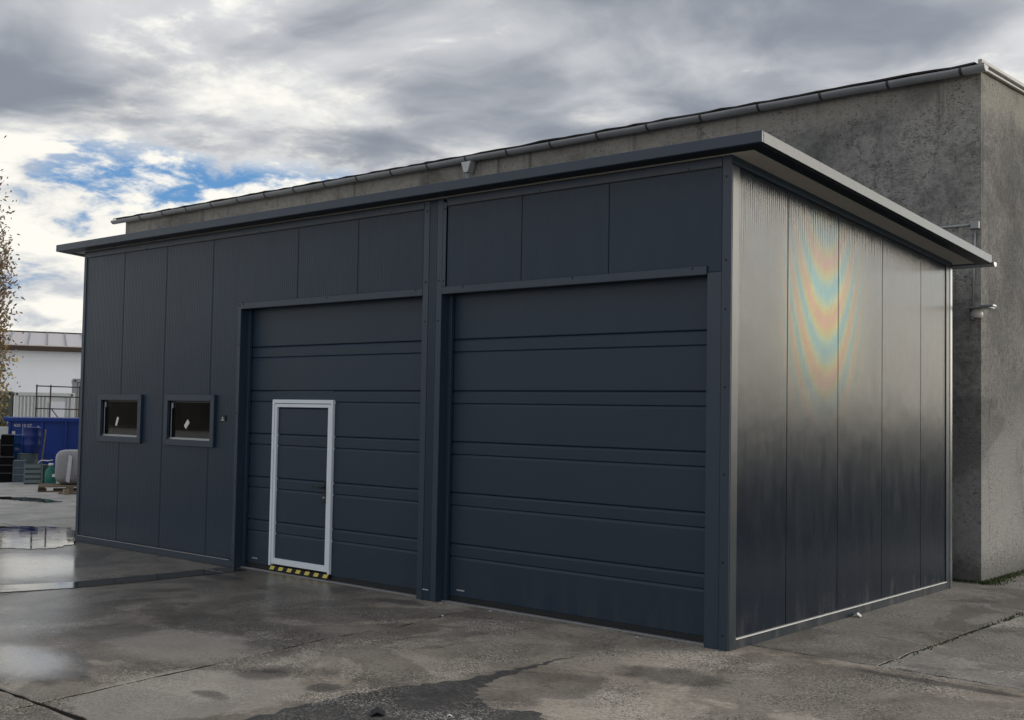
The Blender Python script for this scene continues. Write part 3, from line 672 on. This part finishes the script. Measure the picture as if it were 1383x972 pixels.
# things seen dimly through the windows
sh = empty('wall_shelf', (XL + .09, .62, 1.5), 0, 'pale shelf board seen dimly through the left garage window', 'shelf')
MB().box(0, .26, -.42, .42, .075, .095).build('board', 'sheet_white', sh, .003)
for ly in (-.3, .3): MB().prism([(0, -.12), (.22, .075), (.0, .075)], 1, ly - .008, ly + .008).build('bracket', 'zinc', sh)

# ------------------------------------------------------------------ old concrete building behind
B = empty('concrete_building', (.08, 5.62, 0), 0, 'old grey rough plastered building with zinc gutter behind the dark garage', 'building')
BW = -18.75; BY0 = 5.62; BD = 13.; ZE = 6.02
def rough_wall(name, mat, o_, u, nrm, L, H0, H1, seed):
    """wall sheet with a gently uneven, handmade surface and thickness"""
    r = random.Random(seed); nu, nv = int(L / .35), 18; mb = MB(); vs = []
    for j in range(nv + 1):
        for i in range(nu + 1):
            t_ = i / nu; H = H0 + (H1 - H0) * t_; off = 0 if i in (0, nu) else r.uniform(-.006, .006)
            vs.append(Vector(o_) + Vector(u) * (L * t_) + Vector(nrm) * off + Vector((0, 0, H * j / nv)))
    fs = [(j * (nu + 1) + i, j * (nu + 1) + i + 1, (j + 1) * (nu + 1) + i + 1, (j + 1) * (nu + 1) + i) for j in range(nv) for i in range(nu)]
    mb.add(vs, fs, True)
    n0 = len(vs); back = [v - Vector(nrm) * .3 for v in vs]; mb.add(back, [f[::-1] for f in fs])
    return mb.build(name, mat, B)
L_ = .08 - BW
def P_(x, y, z): return (x - .08, y - 5.62, z)
rough_wall('wall', 'plaster_rough', P_(BW, BY0, -.05), (1, 0, 0), (0, -1, 0), L_, ZE + .05, ZE + .05, 3)
rough_wall('wall', 'plaster_side', P_(.08, BY0 + .0, -.05), (0, 1, 0), (1, 0, 0), BD, ZE + .02, ZE + .52, 4)
rough_wall('wall', 'plaster_side', P_(BW, BY0, -.05), (0, 1, 0), (-1, 0, 0), BD, ZE + .02, ZE + .52, 5)
rough_wall('wall', 'plaster_side', P_(BW, BY0 + BD, -.05), (1, 0, 0), (0, 1, 0), L_, ZE + .5, ZE + .5, 6)
rf = MB().prism([(-.10, ZE + .0), (BD + .1, ZE + .46), (BD + .1, ZE + .50), (-.10, ZE + .035)], 0, BW - .25 - .08, -.08 + .14).build('roof', 'tar', B)
# ragged tar edge over the gutter
te = MB(); r_ = random.Random(5); xs = BW - .3
pts_ = []
while xs < .13:
    pts_.append((xs - .08, ZE + .034 + r_.uniform(-.004, .014))); xs += r_.uniform(.08, .3)
te.add([(x, -.155 + r_.uniform(-.015, .01), z) for x, z in pts_] + [(x, .1, z + .012) for x, z in pts_] + [(x, -.15, z - .02) for x, z in pts_],
       [(i, i + 1, len(pts_) + i + 1, len(pts_) + i) for i in range(len(pts_) - 1)] + [(2 * len(pts_) + i, 2 * len(pts_) + i + 1, i + 1, i) for i in range(len(pts_) - 1)])
te.build('roof_edge', 'tar', rf)
# verge board on the gable side
MB().prism([(-.12, ZE - .035), (BD + .1, ZE + .50), (BD + .1, ZE + .61), (-.12, ZE + .078)], 0, -.08 + .085, -.08 + .13).build('verge_board', 'sheet_white', B, .004)
# gutter and its brackets
gut = MB(); RG = .075; cy, cz = -.115, ZE - .005; NG = 12; gx_ = [BW - .33 + i * (0.08 + .1 - BW + .33) / 46 for i in range(47)]
vs = []; r_ = random.Random(9)
for x in gx_:
    dz_ = r_.uniform(-.004, .004)
    for t in range(NG + 1):
        a_ = math.pi + math.pi * t / NG; vs.append((x - .08, cy + RG * math.cos(a_), cz + dz_ + RG * math.sin(a_)))
    for t in range(NG, -1, -1):
        a_ = math.pi + math.pi * t / NG; vs.append((x - .08, cy + (RG - .004) * math.cos(a_), cz + dz_ + (RG - .004) * math.sin(a_)))
K_ = 2 * (NG + 1)
gut.add(vs, [(i * K_ + j, i * K_ + (j + 1) % K_, (i + 1) * K_ + (j + 1) % K_, (i + 1) * K_ + j) for i in range(len(gx_) - 1) for j in range(K_)], True)
for e_ in (0, len(gx_) - 1):
    gut.f.append(tuple(e_ * K_ + t for t in range(NG + 1))); gut.sm.append(False)
gt = gut.build('gutter', 'zinc', B)
bm_ = MB(); arc = [(cy + (RG + .007) * math.cos(math.pi + math.pi * t / NG), cz + (RG + .007) * math.sin(math.pi + math.pi * t / NG)) for t in range(NG + 1)]
arc2 = [(cy + (RG + .001) * math.cos(math.pi + math.pi * t / NG), cz + (RG + .001) * math.sin(math.pi + math.pi * t / NG)) for t in range(NG + 1)]
bm_.prism(arc + arc2[::-1], 0, -.016, .016); bm_.box(-.014, .014, cy + RG, cy + RG + .08, cz - .006, cz + .0)
bme = bm_.mesh('gutter_bracket'); bme.materials.append(MATS['bracket_metal'])
for i in range(21): link('gutter_bracket', bme, None, gt, (-.10 - .08 - i * .89, 0, 0))
# rain water head and pipe
MB().prism([(-8.20, ZE - .08), (-7.98, ZE - .08), (-8.045, ZE - .26), (-8.135, ZE - .26)], 1, cy - .07, cy + .06).build('funnel', 'zinc_light', B, .006, (-.08, 0, 0))
MB().tube([(-8.17, cy, ZE - .24), (-8.17, cy, 3.4), (-8.17, cy + .06, 3.3), (-8.17, cy + .06, .05)], .04, 10).build('downpipe', 'zinc_light', B)

# conduit and lamp on the building wall
cd = empty('electrical_conduit', (.02, 5.60, 3.18), 0, 'thin silver conduit pipe with grey junction box on the old wall', 'conduit')
MB().tube([(-1.6, 0, .985), (-.02, 0, .985)], .011, 8).build('pipe', 'zinc_light', cd)
MB().tube([(.0, 0, .93), (-.03, 0, .02)], .011, 8).build('pipe', 'zinc_light', cd)
MB().box(-.045, .05, -.04, .02, .93, 1.02).build('junction_box', 'zinc', cd, .006)
lm = empty('wall_lamp', (.10, 5.60, 3.10), 0, 'small weathered wall lamp on a bracket at the old building corner', 'lamp')
MB().box(-.13, .14, -.20, .018, .055, .075).build('bracket', 'zinc', lm, .003)
MB().box(.06, .20, -.24, -.12, .066, .09).build('arm', 'zinc_light', lm, .004)
MB().box(-.16, -.10, -.05, .018, -.06, .055).build('mounting_plate', 'zinc', lm, .004)
MB().lathe([(.05, -.05), (.068, -.04), (.07, 0), (.055, .05)], 16, (-.03, -.10, 0)).build('lamp_body', 'lens_white', lm)

# ------------------------------------------------------------------ yard things at the left, turned a little
RZ = math.atan2(.89, .455)
E1 = Vector((.455, .89)).normalized(); E2 = Vector((-E1.y, E1.x))
CAMXY = Vector((4.696, -8.1115)); DIR52 = Vector((-.8922, .4515))
def spot(px, D):
    """place in the yard: D metres out, metres to the side of the middle line"""
    q = CAMXY + DIR52 * D + E1 * ((px - 52) / 1550.3 * D); return (q.x, q.y, 0)
def th(name, px, D, label, cat, group=None, z=0.): 
    s_ = spot(px, D); return empty(name, (s_[0], s_[1], z), RZ, label, cat, group)

# blue roll-off container
C_ = th('roll_off_container', 17, 33.2, 'large blue steel roll-off container behind the drums', 'container')
MB().prism([(0, .12), (5.6, .12), (5.6, 1.42), (0, 1.42)], 1, .06, 2.3).build('body', 'blue_paint', C_, .01)
MB().box(-.12, 5.7, -.02, 2.4, 1.40, 1.50).build('rim', 'blue_paint', C_, .01)
for x in (.0, .80, 1.40, 2.1, 2.8, 3.5, 4.2, 4.9, 5.5): MB().box(x, x + .07, .0, .06, .15, 1.40).build('rib', 'blue_paint', C_, .008)
for y in (.35, 1.85): MB().box(-.1, 5.6, y, y + .15, 0, .12).build('skid', 'black_metal', C_)
MB().box(.07, 5.5, .02, .06, .15, .25).build('bottom_rail', 'blue_paint', C_, .005)
text('lettering', '420 10 07', .11, 'sticker', C_, (.36, .055, 1.29), (R(90), 0, 0))
text('lettering', '025', .10, 'sticker', C_, (.47, .055, 1.02), (R(90), 0, 0))
MB().box(.10, .18, .05, .058, 1.05, 1.14).build('decal', 'sticker', C_)
text('lettering', '8', .16, 'sticker', C_, (1.43, -.004, .50), (R(90), 0, 0))
MB().prism([(.70, 1.16), (.80, 1.16), (.77, 1.19), (.76, 1.28), (.73, 1.28), (.73, 1.19)], 1, .04, .056).build('decal', 'sticker', C_)

def drum(px, D, r, h, mat, label, z=0., txt=None):
    t = th('drum', px, D, label, 'drum', 'drums in the yard', z)
    MB().lathe([(r * .94, 0), (r, .02), (r, h * .33 - .015), (r * 1.035, h * .33), (r, h * .33 + .015), (r, h * .66 - .015), (r * 1.035, h * .66), (r, h * .66 + .015), (r, h - .02), (r * 1.02, h - .01), (r * .94, h)], 24).build('shell', mat, t)
    MB().lathe([(r * .92, h - .012), (r * .90, h + .004), (r * .3, h + .004)], 24).build('lid', mat, t)
    if txt: text('lettering', txt, .07, 'sticker', t, (0, -r * 1.04, h * .45), (R(90), 0, 0))
    return t
drum(44.5, 30.3, .215, .62, 'drum_blue', 'dark blue drum standing on top of the grey drum', .68)
drum(41, 30.3, .235, .675, 'grey_green', 'grey green drum standing below the dark blue drum')
drum(28.5, 30.9, .19, .62, 'drum_light_blue', 'lighter blue drum with white lettering beside the black crates', .48, 'OIL')
def crate(px, D, w, dpt, z0, h, mat, label, slots, group, edge='crate_edge'):
    t = th('plastic_crate', px, D, label, 'crate', group, z0); ww = w / 2
    MB().box(-ww, ww, .02, dpt - .02, .005, h - .02).build('shell', mat, t, .01)
    for i in range(slots + 1):
        z_ = i * (h - .025) / slots
        MB().box(-ww - .008, ww + .008, -.0, dpt, z_, z_ + .025).build('rib', edge if i else mat, t, .004)
    for s_ in (-1, 1): MB().box(s_ * ww - .02, s_ * ww + .02, .003, .04, .026, h - .026).build('corner', mat, t, .004)
    return t
crate(14.5, 30.0, .40, .4, 0., .60, 'crate_black', 'wide black plastic crate at the bottom of the black stack', 3, 'black crates')
crate(17.0, 30.2, .25, .4, .605, .52, 'crate_black', 'narrow black plastic crate on top of the wide black one', 2, 'black crates')
crate(32.0, 29.8, .26, .36, 0., .52, 'grey_blue', 'blue grey plastic crate between the black and the slatted crate', 3, 'grey crates', 'crate_grey')
sc = th('slatted_crate', 48, 29.0, 'light grey slatted crate with four dark slots', 'crate', 'grey crates')
MB().box(-.185, .185, .03, .4, 0, .46).build('shell', 'grey_green', sc, .006)
for i in range(4): MB().box(-.19, .165, .0, .03, .03 + i * .115, .10 + i * .115).build('slat', 'crate_grey', sc, .006)
for s_ in (-.205, .172): MB().box(s_, s_ + .03, .002, .04, 0, .48).build('post', 'crate_grey', sc, .004)
gb = th('plastic_tub', 59.5, 29.2, 'short dull grey tub beside the green canister', 'tub')
MB().lathe([(.10, 0), (.12, .1), (.13, .42), (.14, .44), (.12, .45)], 16).build('shell', 'grey_green', gb)
MB().tube([(-.12, 0, .44), (-.10, -.02, .52), (-.04, -.02, .55), (.1, -.02, .54), (.2, -.02, .56)], .014, 6).build('hose', 'sticker', gb)
gc = th('canister', 68, 28.6, 'dark green plastic canister beside the wrapped bale', 'canister')
MB().lathe([(.09, 0), (.125, .03), (.13, .2), (.12, .33), (.05, .42), (.05, .47)], 16).build('body', 'green_plastic', gc)
MB().lathe([(.055, .46), (.055, .50), (.04, .51)], 12).build('cap', 'sticker', gc)
MB().box(.03, .09, -.14, -.12, .2, .27).build('tag', 'sticker', gc)
# leaning plank
pk = th('plank', 58, 30.0, 'narrow weathered plank leaning against the blue container', 'plank')
MB().tube([(-.06, 0, 0), (.05, .35, 1.25)], .018, 5).build('board', 'wood', pk)
# pallet with wrapped bale
pt = th('pallet', 54, 26.4, 'worn wooden pallet lying below the wrapped bale', 'pallet')
for i in range(6): MB().box(0, 1.3, .02 + i * .165, .02 + i * .165 + .12, .10, .122).build('deck_board', 'wood', pt, .003)
for i in range(3):
    for j_ in range(3): MB().box(.0 + i * .57, .14 + i * .57, .02 + j_ * .40, .13 + j_ * .40, .022, .10).build('block', 'wood' if (i + j_) % 2 else 'brown_dark', pt, .003)
for j_ in range(3): MB().box(0, 1.3, .02 + j_ * .40, .13 + j_ * .40, 0, .022).build('skid', 'wood', pt, .003)
MB().box(.17, .30, .012, .02, .03, .095).build('label_sheet', 'sticker', pt)
bl = th('wrapped_bale', 73, 26.75, 'bulging grey film wrapped bale standing on the pallet', 'bale', z=.123)
bb = bmesh.new(); bmesh.ops.create_uvsphere(bb, u_segments=56, v_segments=36, radius=1.0)
r_ = random.Random(3)
for v in bb.verts:
    q = v.co.normalized(); e_ = 5.0
    sc_ = (abs(q.x) ** e_ + abs(q.y) ** e_ + abs(q.z) ** e_) ** (-1 / e_)
    v.co = Vector((q.x * sc_ * .50 + .50, q.y * sc_ * .38 + .40, q.z * sc_ * .375 + .376))
    v.co.y += .012 * math.sin(v.co.x * 31 + v.co.z * 6) + r_.uniform(-.004, .004); v.co.z = max(.002, v.co.z)
for f in bb.faces: f.smooth = True
me = bpy.data.meshes.new('film'); bb.to_mesh(me); bb.free(); link('film', me, 'wrap', bl)
MB().prism([(.22, .08), (.30, .05), (.34, .62), (.27, .66), (.24, .3)], 1, .004, .02).build('torn_flap', 'wrap_white', bl, .004)
# timber scraps in front of the pallet
ts = th('timber_scrap', 84, 25.6, 'pale broken timber scrap on the wet yard before the pallet', 'timber')
MB().tube([(-.1, .1, .03), (.45, -.05, .03)], .022, 4).build('stick', 'wood', ts)
MB().box(-.02, .09, -.06, .0, .0, .12, Matrix.Rotation(.4, 4, 'Z')).build('block', 'cardboard', ts, .004)

# white meter box on a post left of the container
wb = th('meter_box', 10.5, 33.0, 'white box on a thin post left of the blue container', 'box')
MB().box(-.15, .15, -.06, .06, .93, 1.26).build('housing', 'cabin_white', wb, .01)
MB().box(-.13, .13, -.068, -.062, .96, 1.23).build('lid', 'cabin_white', wb, .004)
MB().box(-.03, .03, -.03, .03, 0, .93).build('post', 'rail_dark', wb)

# scaffold-like steel rack behind the container
rk = th('steel_rack', 48, 36.4, 'rusty brown steel rail frame standing behind the blue container', 'rack')
for x in (0, .38, 1.18, 2.0): MB().tube([(x, 0, 0), (x + .01, 0, 2.44)], .024, 6).build('post', 'rail_dark', rk)
for z_, s_ in ((2.40, -.03), (2.10, -.02), (1.74, -.02)): MB().tube([(-.02, -.03, z_), (2.1, -.03, z_ + s_)], .019, 6).build('rail', 'rail_dark', rk)
MB().tube([(.42, .02, 1.74), (.66, .02, 1.42)], .016, 6).build('brace', 'rail_dark', rk)

# site cabins
def cabin(px, D, w, h, mat, label, win, ribs):
    t = th('site_cabin', px, D, label, 'cabin', 'site cabins')
    MB().box(0, w, .05, 2.4, .1, h - .12).build('wall', mat, t, .01)
    MB().box(-.02, w + .02, .0, 2.45, h - .12, h).build('roof_frame', mat, t, .01)
    MB().box(-.02, w + .02, .0, 2.45, 0, .1).build('base_frame', mat, t, .01)
    for x in (-.02, w - .10): MB().box(x, x + .12, .0, .12, .1, h - .121).build('corner_post', mat, t, .008)
    for x in (.03, w - .09): MB().box(x, x + .05, -.012, .0, h - .1, h - .04).build('lifting_eye', 'black_metal', t)
    if ribs:
        x = .14
        while x < w - .14:
            if not (win and win[0] - .08 < x < win[1] + .05): MB().box(x, x + .05, .02, .051, .12, h - .13).build('rib', mat, t, .008)
            x += .11
    if win: MB().box(win[0], win[1], .01, .052, win[2], win[3]).build('panel', 'hall_white', t, .006)
    return t
cabin(24, 40.5, 1.78, 2.25, 'cabin_white', 'white ribbed site cabin seen behind the rusty rail frame', (1.05, 1.5, .9, 1.95), True)
cabin(-60, 40.8, 2.12, 2.27, 'cabin_green', 'dull olive site cabin left of the white cabin', None, True)
cabin(91, 41.5, 3.0, 2.75, 'cabin_grey', 'grey site cabin right of the white cabin', None, True)

# white hall far behind
H_ = th('white_hall', -190, 70, 'long white hall with pale shallow roof beyond the yard', 'building')
MB().box(0, 26, 0, 16, -.1, 4.95).build('wall', 'hall_white', H_)
MB().prism([(-.5, 4.93), (16.5, 4.93), (16.5, 5.05), (8, 6.3), (-.5, 5.12)], 0, -.4, 26.4).build('roof', 'hall_roof', H_)
MB().box(-.4, 26.4, -.60, -.505, 4.78, 5.06).build('eaves_board', 'brown_dark', H_)
for i in range(26): MB().prism([(-.48, 5.14), (8, 6.315), (8, 6.345), (-.48, 5.17)], 0, .2 + i, .26 + i).build('roof_seam', 'cabin_grey', H_)
MB().box(-.4, 26.4, 7.9, 8.1, 6.29, 6.37).build('ridge_cap', 'brown_dark', H_)

# hall across the yard, unseen, added so the window panes mirror something dark
HB = empty('unseen_hall', (-42, -44, 0), 0, 'unseen dark brown hall added for the garage window panes to mirror', 'building')
MB().box(-78, 14, -12, 0, -.1, 4.4).build('wall', 'hall_brown', HB)
MB().prism([(-12.5, 4.4), (.5, 4.4), (.5, 4.55), (-6, 6.2), (-12.5, 4.55)], 0, -78.5, 14.5).build('roof', 'tar', HB)
for i in range(9): MB().box(-36 + i * 5.6, -33.6 + i * 5.6, .001, .06, 1.0, 2.6).build('window', 'black_metal', HB, .01)

# ------------------------------------------------------------------ trees and plants
def leaves(mb, c, rx, ry, rz, n_, size, r, clumps=14):
    cl = []
    for _ in range(clumps):
        while 1:
            q = Vector((r.uniform(-1, 1), r.uniform(-1, 1), r.uniform(-1, 1)))
            if q.length < 1: break
        cl.append((q, r.uniform(.16, .34)))
    for _ in range(n_):
        q, s_ = r.choice(cl); w = q + Vector((r.gauss(0, s_), r.gauss(0, s_), r.gauss(0, s_ * .7)))
        ctr = Vector(c) + Vector((w.x * rx, w.y * ry, w.z * rz))
        a = Vector((r.gauss(0, 1), r.gauss(0, 1), r.gauss(0, 1))).normalized(); bb_ = a.orthogonal().normalized(); L = size * r.uniform(.6, 1.3)
        mb.add([ctr - a * L, ctr + bb_ * L * .55, ctr + a * L, ctr - bb_ * L * .55], [(0, 1, 2, 3)])
def tree(px, D, h, label):
    t = th('autumn_tree', px, D, label, 'tree'); r = random.Random(int(px * 7 + D))
    MB().tube([(0, 0, 0), (.05, 0, h * .3), (-.04, .03, h * .6), (.03, 0, h * .95)], [.16, .12, .07, .015], 8).build('trunk', 'bark', t)
    mb = MB()
    for i in range(60):
        z0 = h * r.uniform(.16, .9); a_ = r.uniform(0, 6.28); L = (.8 - .55 * abs(z0 / h - .45)) * r.uniform(.6, 1.15)
        mb.tube([(0, 0, z0), (math.cos(a_) * L * .5, math.sin(a_) * L * .5, z0 + L * .45), (math.cos(a_) * L, math.sin(a_) * L, z0 + L * 1.05)], [.028, .016, .005], 5, False)
    mb.build('limbs', 'bark', t)
    for mt, n_ in (('leaf_brown', 6500), ('leaf_yellow', 1300), ('leaf_green', 500)):
        m2 = MB()
        zc = h * .55 if mt == 'leaf_brown' else h * .36
        leaves(m2, (0, 0, zc), .66, .66, h * (.44 if mt == 'leaf_brown' else .26), n_, .062, r, 60)
        m2.build('crown', mt, t)
    return t
tree(-14, 37.5, 8.2, 'slender autumn tree with sparse brown leaves at the left')
bs = th('yellow_bush', -10, 35.0, 'yellow leaved bush left of the blue container', 'bush'); r_ = random.Random(2)
mb = MB()
for i in range(26):
    a_ = r_.uniform(0, 6.28); L = r_.uniform(.2, .55); mb.tube([(0, 0, 0), (math.cos(a_) * L * .6, math.sin(a_) * L * .6, .9), (math.cos(a_) * L, math.sin(a_) * L, r_.uniform(1.2, 2.2))], [.02, .012, .004], 5, False)
mb.build('stems', 'bark', bs)
m2 = MB(); leaves(m2, (0, 0, 1.35), .5, .5, .95, 900, .05, r_, 24); m2.build('foliage', 'leaf_yellow', bs)
m2 = MB(); leaves(m2, (.02, 0, .7), .5, .5, .6, 450, .05, r_, 16); m2.build('foliage', 'leaf_green', bs)

# ------------------------------------------------------------------ litter, moss, grit
def bit(name, x, y, w, l, mat, label, cat, rz=0., fold=.012):
    o_ = MB().add([(-w, -l, .001), (w, -l, .004), (w, l, .001), (-w, l, .006), (0, -l, fold), (0, l, fold)], [(0, 4, 5, 3), (4, 1, 2, 5)]).build(name, mat, None, 0, (x, y, .006))
    md = o_.modifiers.new('thick', 'SOLIDIFY'); md.thickness = .0012
    o_.rotation_euler.z = rz; return tag(o_, label, cat)
bit('paper_scrap', .055, 2.30, .035, .05, 'litter_white', 'white paper scrap under the side wall of the garage', 'litter', .3, .03)
bit('dead_leaf', -.55, -3.24, .045, .06, 'leaf_dead', 'dark curled leaf lying on the asphalt patch in front', 'leaf', .8, .03)
bit('paper_scrap', -3.09, -.09, .014, .022, 'litter_white', 'tiny white scrap at the foot of the centre pillar', 'litter', .5)
bit('paper_scrap', -2.62, -.54, .011, .014, 'litter_white', 'tiny white scrap in front of the right door near the joint', 'litter', 1.1)
bit('paper_scrap', -.80, -.10, .014, .012, 'litter_white', 'tiny white scrap below the right end of the right door', 'litter', .1)
bit('paper_scrap', -.20, -2.97, .016, .014, 'litter_white', 'small white scrap on the dark asphalt patch', 'litter', .7)
bit('paper_scrap', -2.49, -.05, .02, .012, 'litter_white', 'flat pale scrap below the left end of the right door', 'litter', 0)
grit = MB(); r_ = random.Random(21)
for _ in range(1500):
    x, y = r_.uniform(-9, 4), r_.uniform(-5.5, 4.5)
    if -10.2 < x < .06 and y > -.05: continue
    s_ = r_.choice((.003, .003, .004, .006)); q = Vector((x, y, .0015 + s_ * .4))
    a_ = r_.uniform(0, 6.28); pts2 = [q + Vector((math.cos(a_ + t * 2.09) * s_, math.sin(a_ + t * 2.09) * s_ * .8, -s_ * .4)) for t in range(3)]
    grit.add(pts2 + [q + Vector((0, 0, s_ * .6))], [(0, 1, 3), (1, 2, 3), (2, 0, 3)])
tag(grit.build('grit', 'stone_bits'), 'fine stone grit scattered on the yard concrete', 'grit', kind='stuff')
ms = MB(); r_ = random.Random(22)
for _ in range(2600):
    t_ = r_.random() ** 1.3 * 4.5
    x = .10 + abs(r_.gauss(0, .09)) * (1 + .3 * math.sin(t_ * 5)); y = 5.45 + t_
    if r_.random() < .25: x, y = r_.uniform(-.35, .2), 5.56 - abs(r_.gauss(0, .05))
    if r_.random() < .10: x, y = 1.10 + r_.gauss(0, .012) + .02, r_.uniform(.9, 5.2)
    q = Vector((x, y, -.003)); a_ = r_.uniform(0, 6.28); hh = r_.uniform(.008, .035); s_ = .008
    d_ = Vector((math.cos(a_), math.sin(a_), 0))
    ms.add([q - d_ * s_, q + d_ * s_, q + Vector((r_.uniform(-.02, .02), r_.uniform(-.02, .02), hh))], [(0, 1, 2)])
tag(ms.build('moss', 'moss'), 'green moss and weeds along the foot of the old wall', 'moss', kind='stuff')
